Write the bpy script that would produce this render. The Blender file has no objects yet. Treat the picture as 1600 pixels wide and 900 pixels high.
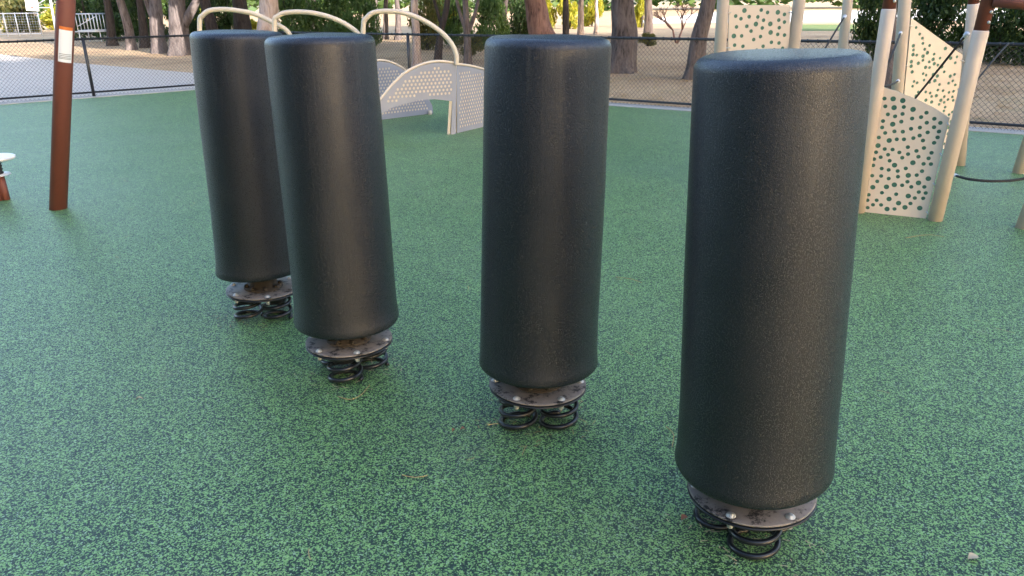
import bpy, bmesh, math, random
from mathutils import Vector, Matrix, noise
R = math.radians
PI = math.pi
sc = bpy.context.scene
COL = sc.collection

# ------------------------------------------------------------------ camera
F = 1200.0; CAMH = 1.65; PITCH = R(20.4); ROLL = R(-0.7)
cam = bpy.data.cameras.new("camera"); camo = bpy.data.objects.new("camera", cam)
COL.objects.link(camo); sc.camera = camo
cam.sensor_width = 36; cam.lens = 27; cam.clip_end = 2000; cam.clip_start = 0.05
camo.matrix_world = Matrix.Translation((0, 0, CAMH)) @ Matrix.Rotation(PI/2-PITCH, 4, 'X') @ Matrix.Rotation(ROLL, 4, 'Z')
cam.dof.use_dof = False

# ------------------------------------------------------------------ light
SUN_EL, SUN_AZ = 16.0, 142.0         # low sun behind the camera to the right, held off by unseen added trees
w = bpy.data.worlds.new("World"); sc.world = w; w.use_nodes = True
nt = w.node_tree; bg = nt.nodes['Background']
sky = nt.nodes.new('ShaderNodeTexSky'); sky.sky_type = 'NISHITA'; sky.sun_disc = False
sky.sun_elevation = R(SUN_EL); sky.sun_rotation = R(SUN_AZ); sky.air_density = 1.0; sky.dust_density = 2.0; sky.ozone_density = 1.0
tint = nt.nodes.new('ShaderNodeMix'); tint.data_type = 'RGBA'; tint.blend_type = 'MULTIPLY'; tint.inputs[0].default_value = 1
tint.inputs[7].default_value = (1.0, 1.0, 1.03, 1)
nt.links.new(sky.outputs[0], tint.inputs[6]); nt.links.new(tint.outputs[2], bg.inputs[0]); bg.inputs[1].default_value = 0.15
sl = bpy.data.lights.new("sun", 'SUN'); sl.energy = 3.5; sl.angle = R(0.55); sl.color = (1.0, 0.93, 0.84)
so = bpy.data.objects.new("sun", sl); COL.objects.link(so)
sd = Vector((math.sin(R(SUN_AZ))*math.cos(R(SUN_EL)), math.cos(R(SUN_AZ))*math.cos(R(SUN_EL)), math.sin(R(SUN_EL))))
so.rotation_euler = sd.to_track_quat('Z', 'Y').to_euler(); so.location = (0, 0, 30)
sc.view_settings.view_transform = 'Standard'; sc.view_settings.look = 'None'
sc.view_settings.exposure = 2.4; sc.view_settings.gamma = 1
sc.cycles.max_bounces = 6; sc.cycles.transparent_max_bounces = 6
sc.cycles.sample_clamp_indirect = 6

# ------------------------------------------------------------------ places
def ray(u, v):
    x = (u-800)/F; y = -(v-450)/F; z = -1
    x, y = x*math.cos(ROLL)-y*math.sin(ROLL), x*math.sin(ROLL)+y*math.cos(ROLL)
    a = PI/2-PITCH
    return Vector((x, y*math.cos(a)-z*math.sin(a), y*math.sin(a)+z*math.cos(a)))
def G(u, v, h=0.0):
    d = ray(u, v); t = (h-CAMH)/d.z
    return Vector((d.x*t, d.y*t, h))
def P(u, v, Y):
    d = ray(u, v); t = Y/d.y
    return Vector((d.x*t, Y, CAMH+d.z*t))
def OnPlane(u, v, a, b):
    """point seen at (u, v) on the upright plane through the ground points a and b"""
    n = Vector((b-a)).cross(Vector((0, 0, 1))); d = ray(u, v); o = Vector((0, 0, CAMH))
    t = (a-o).dot(n)/d.dot(n)
    return o+d*t

# ------------------------------------------------------------------ materials
def mat(name, col, rough=0.6, metal=0.0, spec=0.5):
    m = bpy.data.materials.new(name); m.use_nodes = True
    b = m.node_tree.nodes['Principled BSDF']
    b.inputs['Base Color'].default_value = (*col, 1); b.inputs['Roughness'].default_value = rough
    b.inputs['Metallic'].default_value = metal; b.inputs['Specular IOR Level'].default_value = spec
    return m, m.node_tree, b
def N(t, typ, **kw):
    n = t.nodes.new(typ)
    for k, v in kw.items():
        if hasattr(n, k): setattr(n, k, v)
        else: n.inputs[k.replace('_', ' ')].default_value = v
    return n
def coords(t, scale=(1, 1, 1), kind='Object'):
    c = N(t, 'ShaderNodeTexCoord'); mp = N(t, 'ShaderNodeMapping'); mp.inputs['Scale'].default_value = scale
    t.links.new(c.outputs[kind], mp.inputs[0]); return mp.outputs[0]
def noise_tex(t, vec, scale, detail=2, rough=0.5, dist=0.0):
    n = N(t, 'ShaderNodeTexNoise'); n.inputs['Scale'].default_value = scale; n.inputs['Detail'].default_value = detail
    n.inputs['Roughness'].default_value = rough; n.inputs['Distortion'].default_value = dist
    t.links.new(vec, n.inputs['Vector']); return n.outputs['Fac']
def ramp(t, fac, stops):
    r = N(t, 'ShaderNodeValToRGB'); e = r.color_ramp.elements
    while len(e) < len(stops): e.new(0.5)
    for el, (p, c) in zip(e, stops):
        el.position = p; el.color = (*c, 1) if len(c) == 3 else c
    t.links.new(fac, r.inputs[0]); return r.outputs[0]
def mix(t, fac, a, b, mode='MIX'):
    m = N(t, 'ShaderNodeMix'); m.data_type = 'RGBA'; m.blend_type = mode
    for s, x in ((0, fac), (6, a), (7, b)):
        if hasattr(x, 'is_linked') or hasattr(x, 'links'): t.links.new(x, m.inputs[s])
        else: m.inputs[s].default_value = x if s == 0 else (*x, 1)
    return m.outputs[2]
def bump(t, b, h, strength=0.3, dist=0.01):
    n = N(t, 'ShaderNodeBump'); n.inputs['Strength'].default_value = strength; n.inputs['Distance'].default_value = dist
    t.links.new(h, n.inputs['Height']); t.links.new(n.outputs[0], b.inputs['Normal']); return n
def g3(x): return (x, x, x)

M = {}
# wet-pour rubber crumb: angular granules, dark green-black and light green, each with its own shade
m, t, b = mat('rubber_crumb', (0.05, 0.15, 0.1), 0.5)
v = coords(t)
wn = N(t, 'ShaderNodeTexNoise'); wn.inputs['Scale'].default_value = 150; wn.inputs['Detail'].default_value = 1; t.links.new(v, wn.inputs['Vector'])
wv = N(t, 'ShaderNodeVectorMath', operation='SCALE'); t.links.new(wn.outputs['Color'], wv.inputs[0]); wv.inputs['Scale'].default_value = 0.007
wa = N(t, 'ShaderNodeVectorMath', operation='ADD'); t.links.new(v, wa.inputs[0]); t.links.new(wv.outputs[0], wa.inputs[1])
vo = N(t, 'ShaderNodeTexVoronoi'); vo.inputs['Scale'].default_value = 210; t.links.new(wa.outputs[0], vo.inputs['Vector'])
sx = N(t, 'ShaderNodeSeparateColor'); t.links.new(vo.outputs['Color'], sx.inputs[0])
clump = noise_tex(t, v, 38, 3, 0.65); big = noise_tex(t, v, 0.7, 3, 0.6); mid = noise_tex(t, v, 6, 4, 0.65)
def madd(x, k, y):
    q = N(t, 'ShaderNodeMath', operation='MULTIPLY_ADD'); t.links.new(x, q.inputs[0]); q.inputs[1].default_value = k
    if hasattr(y, 'links'): t.links.new(y, q.inputs[2])
    else: q.inputs[2].default_value = y
    return q.outputs[0]
val = madd(clump, 0.38, madd(mid, 0.22, madd(sx.outputs[0], 0.76, -0.255)))
f = ramp(t, val, [(0.475, g3(0)), (0.525, g3(1))])
dark = mix(t, sx.outputs[1], (0.004, 0.017, 0.013), (0.012, 0.045, 0.028))
light = mix(t, sx.outputs[1], mix(t, big, (0.125, 0.27, 0.080), (0.17, 0.33, 0.095)), mix(t, big, (0.25, 0.455, 0.145), (0.34, 0.53, 0.165)))
c = mix(t, f, dark, light)
fl = ramp(t, sx.outputs[2], [(0.955, g3(0)), (0.965, g3(0.8))])
c = mix(t, fl, c, (0.36, 0.50, 0.30))
wear = ramp(t, noise_tex(t, v, 0.35, 6, 0.7), [(0.45, g3(0)), (0.75, g3(0.30))])
c = mix(t, wear, c, (0.16, 0.23, 0.14))
dst = ramp(t, noise_tex(t, v, 2.6, 6, 0.75), [(0.60, g3(0)), (0.74, g3(0.35))])
c = mix(t, dst, c, (0.20, 0.20, 0.12))
t.links.new(c, b.inputs['Base Color'])
t.links.new(ramp(t, sx.outputs[1], [(0.0, g3(0.60)), (1.0, g3(0.46))]), b.inputs['Roughness'])
bump(t, b, val, 0.4, 0.003); M['rubber'] = m
# black vinyl-skinned foam
m, t, b = mat('black_skin', (0.013, 0.014, 0.016), 0.42, spec=0.62); b.inputs['Specular Tint'].default_value = (0.90, 0.91, 1.0, 1); b.inputs['Coat Weight'].default_value = 0.25; b.inputs['Coat Roughness'].default_value = 0.30; b.inputs['Coat Tint'].default_value = (0.9, 0.93, 1.0, 1)
v = coords(t)
gr = noise_tex(t, v, 360, 2, 0.7); st = noise_tex(t, coords(t, (60, 60, 1.5)), 1.0, 3, 0.6)
sm = noise_tex(t, v, 5, 3, 0.6)
cc = mix(t, ramp(t, sm, [(0.35, g3(0)), (0.8, g3(1))]), (0.0030, 0.0045, 0.0090), (0.008, 0.009, 0.015))
sc_ = noise_tex(t, coords(t, (110, 110, 1.3)), 1.0, 2, 0.6); sep = N(t, 'ShaderNodeSeparateXYZ'); t.links.new(v, sep.inputs[0])
tm = N(t, 'ShaderNodeMapRange'); t.links.new(sep.outputs[2], tm.inputs[0]); tm.inputs[1].default_value = 1.05; tm.inputs[2].default_value = 1.5
sm2 = N(t, 'ShaderNodeMath', operation='MULTIPLY'); t.links.new(ramp(t, sc_, [(0.56, g3(0)), (0.66, g3(1))]), sm2.inputs[0]); t.links.new(tm.outputs[0], sm2.inputs[1])
cc = mix(t, sm2.outputs[0], cc, (0.030, 0.030, 0.032))
scuff = ramp(t, noise_tex(t, coords(t, (3, 3, 1.2)), 2.2, 6, 0.72), [(0.55, g3(0)), (0.72, g3(0.6))])
cc = mix(t, scuff, cc, (0.022, 0.022, 0.024))
sp = ramp(t, noise_tex(t, v, 75, 1, 0.5), [(0.80, g3(0)), (0.815, g3(1))])
cc = mix(t, sp, cc, (0.16, 0.16, 0.15))
t.links.new(cc, b.inputs['Base Color'])
hm = N(t, 'ShaderNodeMath', operation='MULTIPLY_ADD'); t.links.new(st, hm.inputs[0]); hm.inputs[1].default_value = 0.35; t.links.new(gr, hm.inputs[2])
bump(t, b, hm.outputs[0], 0.9, 0.0023)
t.links.new(ramp(t, noise_tex(t, v, 240, 1, 0.6), [(0.38, g3(0.24)), (0.62, g3(0.46))]), b.inputs['Roughness']); M['skin'] = m
# dusty black steel plate
m, t, b = mat('dusty_plate', (0.05, 0.045, 0.04), 0.55)
v = coords(t)
d = ramp(t, noise_tex(t, v, 16, 6, 0.75), [(0.40, g3(0)), (0.47, g3(0.75)), (0.7, g3(1))])
t.links.new(mix(t, d, (0.016, 0.016, 0.018), (0.27, 0.235, 0.215)), b.inputs['Base Color'])
bump(t, b, noise_tex(t, v, 90, 3), 0.3, 0.003); M['plate'] = m
M['black_metal'] = mat('black_powdercoat', (0.012, 0.014, 0.018), 0.28)[0]
M['zinc'] = mat('zinc_bolt', (0.50, 0.50, 0.49), 0.45, 0.5)[0]
M['rust'] = mat('dirt_hub', (0.05, 0.04, 0.032), 0.8)[0]
def coat(name, c1, c2, rough=0.42):
    m, t, b = mat(name, c1, rough); v = coords(t)
    t.links.new(mix(t, ramp(t, noise_tex(t, v, 4, 5, 0.6), [(0.35, g3(0)), (0.75, g3(1))]), c1, c2), b.inputs['Base Color'])
    bump(t, b, noise_tex(t, v, 500, 1), 0.08, 0.001); return m
M['tan'] = coat('tan_powdercoat', (0.59, 0.485, 0.42), (0.53, 0.43, 0.37))
M['tan_panel'] = coat('tan_plastic', (0.70, 0.575, 0.465), (0.66, 0.535, 0.43), 0.5)
M['brown'] = coat('redbrown_powdercoat', (0.17, 0.050, 0.034), (0.145, 0.044, 0.031), 0.62)
M['core'] = coat('green_core', (0.055, 0.17, 0.12), (0.045, 0.145, 0.10), 0.5)
M['grey'] = coat('grey_plastic', (0.25, 0.26, 0.31), (0.22, 0.23, 0.275), 0.5)
M['cream'] = coat('cream_plastic', (0.60, 0.51, 0.40), (0.55, 0.46, 0.36))
M['white'] = coat('white_plastic', (0.78, 0.76, 0.78), (0.72, 0.70, 0.73), 0.4)
M['paper'] = mat('sticker_white', (0.74, 0.76, 0.80), 0.5)[0]
M['orange'] = mat('sticker_orange', (0.62, 0.16, 0.03), 0.5)[0]
M['print'] = mat('sticker_print', (0.25, 0.25, 0.26), 0.6)[0]
M['red'] = mat('red_mark', (0.60, 0.09, 0.07), 0.6)[0]
M['rope'] = mat('rope_black', (0.022, 0.022, 0.023), 0.8)[0]
M['alloy'] = mat('aluminium', (0.62, 0.63, 0.66), 0.4, 0.3)[0]
M['fence'] = mat('fence_black', (0.014, 0.015, 0.020), 0.45)[0]
M['wire'] = mat('fence_wire', (0.055, 0.050, 0.052), 0.55)[0]
# concrete
def concrete(name, a, bcol, sc1=1.2):
    m, t, b = mat(name, a, 0.85); v = coords(t)
    c = mix(t, noise_tex(t, v, sc1, 6, 0.65), a, bcol)
    c = mix(t, ramp(t, noise_tex(t, v, 70, 2), [(0.35, g3(0.25)), (0.6, g3(0))]), c, tuple(x*0.5 for x in a))
    t.links.new(c, b.inputs['Base Color']); bump(t, b, noise_tex(t, v, 60, 4), 0.3, 0.004); return m
M['concrete'] = concrete('kerb_concrete', (0.36, 0.34, 0.33), (0.46, 0.44, 0.42))
M['court'] = concrete('court_concrete', (0.47, 0.41, 0.37), (0.57, 0.51, 0.46), 0.5)
M['pale'] = concrete('sunlit_drive', (0.66, 0.63, 0.57), (0.76, 0.73, 0.66), 0.3)  # sunlit glare put into the colour: paled so the far ground looks lit
# dry ground
m, t, b = mat('dry_ground', (0.25, 0.17, 0.1), 0.95, spec=0.2); v = coords(t)
c = ramp(t, noise_tex(t, v, 0.35, 6, 0.7), [(0.3, (0.40, 0.245, 0.14)), (0.5, (0.62, 0.42, 0.25)), (0.7, (0.68, 0.49, 0.29))])
c = mix(t, ramp(t, noise_tex(t, v, 1.1, 5, 0.75), [(0.52, g3(0)), (0.72, g3(0.6))]), c, (0.28, 0.25, 0.11))
c = mix(t, ramp(t, noise_tex(t, v, 28, 4, 0.7), [(0.35, g3(0.7)), (0.6, g3(0))]), c, (0.15, 0.105, 0.072))
c = mix(t, ramp(t, noise_tex(t, v, 55, 3, 0.7), [(0.60, g3(0)), (0.7, g3(0.7))]), c, (0.44, 0.34, 0.22))
t.links.new(c, b.inputs['Base Color']); bump(t, b, noise_tex(t, v, 25, 5, 0.7), 0.6, 0.03); M['dirt'] = m
m, t, b = mat('lawn', (0.10, 0.16, 0.03), 0.9); v = coords(t)
t.links.new(mix(t, noise_tex(t, v, 3, 5, 0.7), (0.06, 0.13, 0.02), (0.20, 0.22, 0.06)), b.inputs['Base Color'])
bump(t, b, noise_tex(t, v, 30, 4, 0.7), 0.7, 0.03); M['lawn'] = m
# bark
def bark(name, c1, c2, c3):
    m, t, b = mat(name, c1, 0.92, spec=0.2)
    v = coords(t, (9, 9, 1.6)); n1 = noise_tex(t, v, 1.6, 6, 0.7, 0.6); n2 = noise_tex(t, coords(t), 1.5, 4, 0.6)
    c = ramp(t, n1, [(0.34, c2), (0.5, c1), (0.72, c3)])
    c = mix(t, ramp(t, n2, [(0.4, g3(0)), (0.75, g3(0.5))]), c, c3)
    t.links.new(c, b.inputs['Base Color']); bump(t, b, n1, 1.0, 0.06); return m
M['bark_grey'] = bark('bark_grey', (0.115, 0.092, 0.088), (0.030, 0.023, 0.022), (0.19, 0.158, 0.150))
M['bark_dark'] = bark('bark_dark', (0.045, 0.036, 0.034), (0.014, 0.011, 0.010), (0.085, 0.068, 0.063))
M['bark_red'] = bark('bark_red', (0.21, 0.115, 0.092), (0.06, 0.034, 0.029), (0.32, 0.19, 0.155))
M['bark_pale'] = bark('bark_pale', (0.36, 0.28, 0.25), (0.18, 0.13, 0.115), (0.46, 0.38, 0.335))
# leaves
def leaf(name, c1, c2, tr=0.45):
    m = bpy.data.materials.new(name); m.use_nodes = True; t = m.node_tree; t.nodes.clear()
    o = N(t, 'ShaderNodeOutputMaterial'); d = N(t, 'ShaderNodeBsdfPrincipled'); tl = N(t, 'ShaderNodeBsdfTranslucent'); mx = N(t, 'ShaderNodeMixShader')
    g = N(t, 'ShaderNodeNewGeometry'); c = mix(t, g.outputs['Random Per Island'], c1, c2)
    d.inputs['Roughness'].default_value = 0.55; d.inputs['Specular IOR Level'].default_value = 0.3
    t.links.new(c, d.inputs['Base Color'])
    ct = mix(t, 1.0, c, (1.6, 1.5, 0.5), 'MULTIPLY'); t.links.new(ct, tl.inputs['Color'])
    mx.inputs[0].default_value = tr; t.links.new(d.outputs[0], mx.inputs[1]); t.links.new(tl.outputs[0], mx.inputs[2]); t.links.new(mx.outputs[0], o.inputs[0])
    return m
M['leaf_dark'] = leaf('leaf_dark', (0.018, 0.040, 0.012), (0.05, 0.09, 0.028), 0.3)
M['leaf_mid'] = leaf('leaf_mid', (0.045, 0.095, 0.03), (0.11, 0.17, 0.06))
M['leaf_sunlit'] = leaf('leaf_sunlit', (0.14, 0.18, 0.02), (0.42, 0.36, 0.05), 0.55)  # sunlight on the far foliage put into a brighter, yellower leaf colour
M['leaf_olive'] = leaf('leaf_olive', (0.05, 0.07, 0.025), (0.15, 0.13, 0.045))
M['leaf_dry'] = leaf('leaf_dry', (0.30, 0.17, 0.06), (0.45, 0.30, 0.12), 0.3)
M['needle'] = mat('dry_needle', (0.40, 0.29, 0.13), 0.8)[0]
M['needle_red'] = mat('dry_leaf_red', (0.33, 0.13, 0.07), 0.8)[0]
M['leaf_pale'] = mat('dry_leaf_pale', (0.55, 0.43, 0.28), 0.8)[0]
m, t, b = mat('stain', (0.1, 0.1, 0.06), 0.9)

# ------------------------------------------------------------------ helpers
def obj(name, bm, m, parent=None, smooth=True):
    me = bpy.data.meshes.new(name)
    if smooth:
        for f in bm.faces: f.smooth = True
    bm.to_mesh(me); bm.free()
    o = bpy.data.objects.new(name, me); COL.objects.link(o)
    for mm in (m if isinstance(m, (list, tuple)) else [m]): me.materials.append(mm)
    if parent: o.parent = parent
    return o
def tag(o, label=None, cat=None, group=None, kind=None):
    if label: o['label'] = label
    if cat: o['category'] = cat
    if group: o['group'] = group
    if kind: o['kind'] = kind
    return o
def empty(name, loc, label, cat, group=None, rz=0):
    o = bpy.data.objects.new(name, None); COL.objects.link(o); o.location = loc; o.rotation_euler = (0, 0, rz)
    o.empty_display_size = 0.1
    return tag(o, label, cat, group)
def frame(d):
    d = d.normalized(); a = Vector((0, 0, 1)) if abs(d.z) < 0.9 else Vector((1, 0, 0))
    x = d.cross(a).normalized(); return x, d.cross(x).normalized()
def tube(bm, pts, rad, seg=16, caps=True, mi=0, fn=None):
    pts = [Vector(p) for p in pts]; rings = []
    n = len(pts); px = None
    for i, p in enumerate(pts):
        d = (pts[min(i+1, n-1)]-pts[max(i-1, 0)])
        if px is None: x, y = frame(d)
        else:
            dn = d.normalized(); x = (px-dn*px.dot(dn)).normalized(); y = dn.cross(x)
        px = x
        r = rad[i] if isinstance(rad, (list, tuple)) else rad
        ring = []
        for k in range(seg):
            a = 2*PI*k/seg; rr = r*(fn(i/(n-1), a, p) if fn else 1)
            ring.append(bm.verts.new(p+(x*math.cos(a)+y*math.sin(a))*rr))
        rings.append(ring)
    fs = []
    for i in range(n-1):
        for k in range(seg):
            fs.append(bm.faces.new((rings[i][k], rings[i][(k+1) % seg], rings[i+1][(k+1) % seg], rings[i+1][k])))
    if caps:
        fs.append(bm.faces.new(rings[0][::-1])); fs.append(bm.faces.new(rings[-1]))
    for f in fs: f.material_index = mi
    return fs
def lathe(bm, prof, seg=48, fn=None, c=(0, 0, 0)):
    rings = []
    for r, z in prof:
        ring = []
        for k in range(seg):
            a = 2*PI*k/seg; rr = r*(fn(a, z) if fn else 1)
            ring.append(bm.verts.new((c[0]+rr*math.cos(a), c[1]+rr*math.sin(a), c[2]+z)))
        rings.append(ring)
    for i in range(len(rings)-1):
        for k in range(seg):
            bm.faces.new((rings[i][k], rings[i][(k+1) % seg], rings[i+1][(k+1) % seg], rings[i+1][k]))
    bm.faces.new(rings[0][::-1]); bm.faces.new(rings[-1])
def box(bm, c, s, rot=None, mi=0):
    r = bmesh.ops.create_cube(bm, size=1)
    mt = Matrix.Translation(c) @ (rot if rot else Matrix()) @ Matrix.Diagonal((*s, 1))
    bmesh.ops.transform(bm, matrix=mt, verts=r['verts'])
    for vv in r['verts']:
        for f in vv.link_faces: f.material_index = mi
def bar(bm, a, b, w_, mi=0, seg=4):
    tube(bm, [a, b], w_, seg, True, mi)
def catmull(pts, n=8):
    pts = [Vector(p) for p in pts]; o = []
    for i in range(len(pts)-1):
        p0 = pts[max(i-1, 0)]; p1 = pts[i]; p2 = pts[i+1]; p3 = pts[min(i+2, len(pts)-1)]
        for k in range(n):
            s = k/n
            o.append(0.5*((2*p1)+(-p0+p2)*s+(2*p0-5*p1+4*p2-p3)*s*s+(-p0+3*p1-3*p2+p3)*s**3))
    o.append(pts[-1]); return o
def sheet(name, pts, z, m):
    bm = bmesh.new(); bm.faces.new([bm.verts.new((p[0], p[1], z)) for p in pts])
    bmesh.ops.recalc_face_normals(bm, faces=bm.faces)
    if bm.faces[:][0].normal.z < 0: bmesh.ops.reverse_faces(bm, faces=bm.faces)
    return tag(obj(name, bm, m, smooth=False), kind='structure')

# ------------------------------------------------------------------ the ground
Aa = G(0, 162); Ab = G(305, 139); Ba = G(1075, 171); Bb = G(1512, 201)
da = (Ab-Aa).normalized(); db = (Bb-Ba).normalized()
den = da.x*db.y-da.y*db.x; s_ = ((Ba.x-Aa.x)*db.y-(Ba.y-Aa.y)*db.x)/den
CR = Aa+da*s_                                     # fence corner
na = Vector((da.y, -da.x, 0)); nb = Vector((db.y, -db.x, 0))
if na.dot(-CR) < 0: na = -na
if nb.dot(-CR) < 0: nb = -nb
AL = CR-da*34; BR = CR+db*34
def corner(off):                                   # inner offset of the fence corner
    p = CR+na*off; q = CR+nb*off
    dd = da.x*db.y-da.y*db.x; s = ((q.x-p.x)*db.y-(q.y-p.y)*db.x)/dd
    return p+da*s
sheet('ground', [(-700, -500), (700, -500), (700, 900), (-700, 900)], -0.05, M['dirt'])
c0 = corner(0.20); 
sheet('rubber_surface', [AL+na*0.20, c0, BR+nb*0.20, (BR.x, -20), (AL.x, -20)], 0.0, M['rubber'])
def strip(name, pA, pC, pB, qA, qC, qB, z, m):
    bm = bmesh.new(); top = [bm.verts.new((p.x, p.y, z)) for p in (pA, pC, pB, qB, qC, qA)]
    lo = [bm.verts.new((p.co.x, p.co.y, z-0.12)) for p in top]
    bm.faces.new((top[0], top[1], top[4], top[5])); bm.faces.new((top[1], top[2], top[3], top[4]))
    for i in range(6): bm.faces.new((top[i], lo[i], lo[(i+1) % 6], top[(i+1) % 6]))
    bmesh.ops.recalc_face_normals(bm, faces=bm.faces); return tag(obj(name, bm, m, smooth=False), kind='structure')
ci, co = corner(0.203), corner(-0.16)
strip('kerb', AL+na*0.203, ci, BR+nb*0.203, AL-na*0.16, co, BR-nb*0.16, 0.008, M['concrete'])
q0, q1, q2 = G(0, 84), G(115, 97), G(305, 113)
e1 = (q0-q1).normalized(); e2 = (q2-q1).normalized()
sheet('court_paving', [AL-na*0.163, co, q2+e2*2.0, q2, q1, q0, q0+e1*30, AL+Vector((-30, 5, 0))], -0.02, M['court'])
sheet('driveway', [G(960, 36), G(1250, 34), G(1335, 34), G(1700, 30), G(1700, 2), G(900, 8)][:4]+[Vector((130, 120, 0)), Vector((30, 120, 0))], -0.03, M['pale'])
sheet('unseen_bounce_sheet', [(-70, -16), (80, -16), (90, -90), (-80, -90)], -0.035, M['court'])  # unseen pale sheet behind the camera, added to make bounced light less warm
sheet('lawn', [G(1180, 47), G(1340, 47), G(1340, 37), G(1180, 37)], -0.038, M['lawn'])

# ------------------------------------------------------------------ chain link fence
def fence(name, a, b, posts, label, tail=None):
    root = empty(name, a, label, 'fence', 'black chain link fences round the playground')
    d = (b-a); L = d.length; d.normalize(); Hf = 1.08; Hb = 0.085
    off = lambda s, z: d*s+Vector((0, 0, z))
    for nm, z, r in (('top_rail', Hf, 0.021), ('bottom_rail', Hb, 0.019)):
        bm = bmesh.new(); tube(bm, [off(0, z), off(L, z)], r, 10)
        if nm == 'top_rail':                       # twisted tie wires, seen as small knots on the rail
            s = 0.1
            while s < L: tube(bm, [off(s, z-.003), off(s+.016, z+.003)], r*1.35, 8); s += 0.14
        obj(nm, bm, M['fence'], root)
    bm = bmesh.new(); n = d.cross(Vector((0, 0, 1))); hgt = Hf-0.02; step = 0.072; s = -hgt; w_ = 0.0025
    k = 0
    while s < L:
        for sg in (1, -1):
            s0, s1 = (s, s+hgt) if sg == 1 else (s+hgt, s)
            z0, z1 = 0.01, 0.01+hgt
            def cl(sa, za, sb, zb, lim):
                q = (lim-sa)/(sb-sa); return lim, za+(zb-za)*q
            A_, B_ = (s0, z0), (s1, z1)
            if min(s0, s1) < 0:
                if s0 < 0: A_ = cl(*A_, *B_, 0)
                else: B_ = cl(*A_, *B_, 0)
            if max(s0, s1) > L:
                if s0 > L: A_ = cl(*A_, *B_, L)
                else: B_ = cl(*A_, *B_, L)
            tube(bm, [off(*A_)+n*0.002*sg, off(*B_)+n*0.002*sg], w_, 3, False)
        s += step
    obj('chain_link_mesh', bm, M['wire'], root)
    for s in posts:
        bm = bmesh.new(); tube(bm, [off(s, -0.05)+n*0, off(s, Hf+0.01)], 0.030, 14); tube(bm, [off(s, Hf+0.01), off(s, Hf+0.03)], [0.033, 0.012], 14)
        obj('post', bm, M['fence'], root)
    return root
p148 = (G(155, 153)-CR).length; p638 = (OnPlane(640, 108, CR, BR)-CR); p638.z = 0; p638 = p638.length
fence('chain_link_fence', CR, AL, [0.0]+[p148+3.05*k for k in (-2, -1, 0, 1, 2, 3, 4)], 'black chain link fence in front of the pale concrete court, left of the foam cylinders')
fence('chain_link_fence', CR, BR, [p638+3.6*k for k in (0, 3, 5, 6, 7)], 'black chain link fence in front of the brown dirt and trees, right of the corner')

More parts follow.
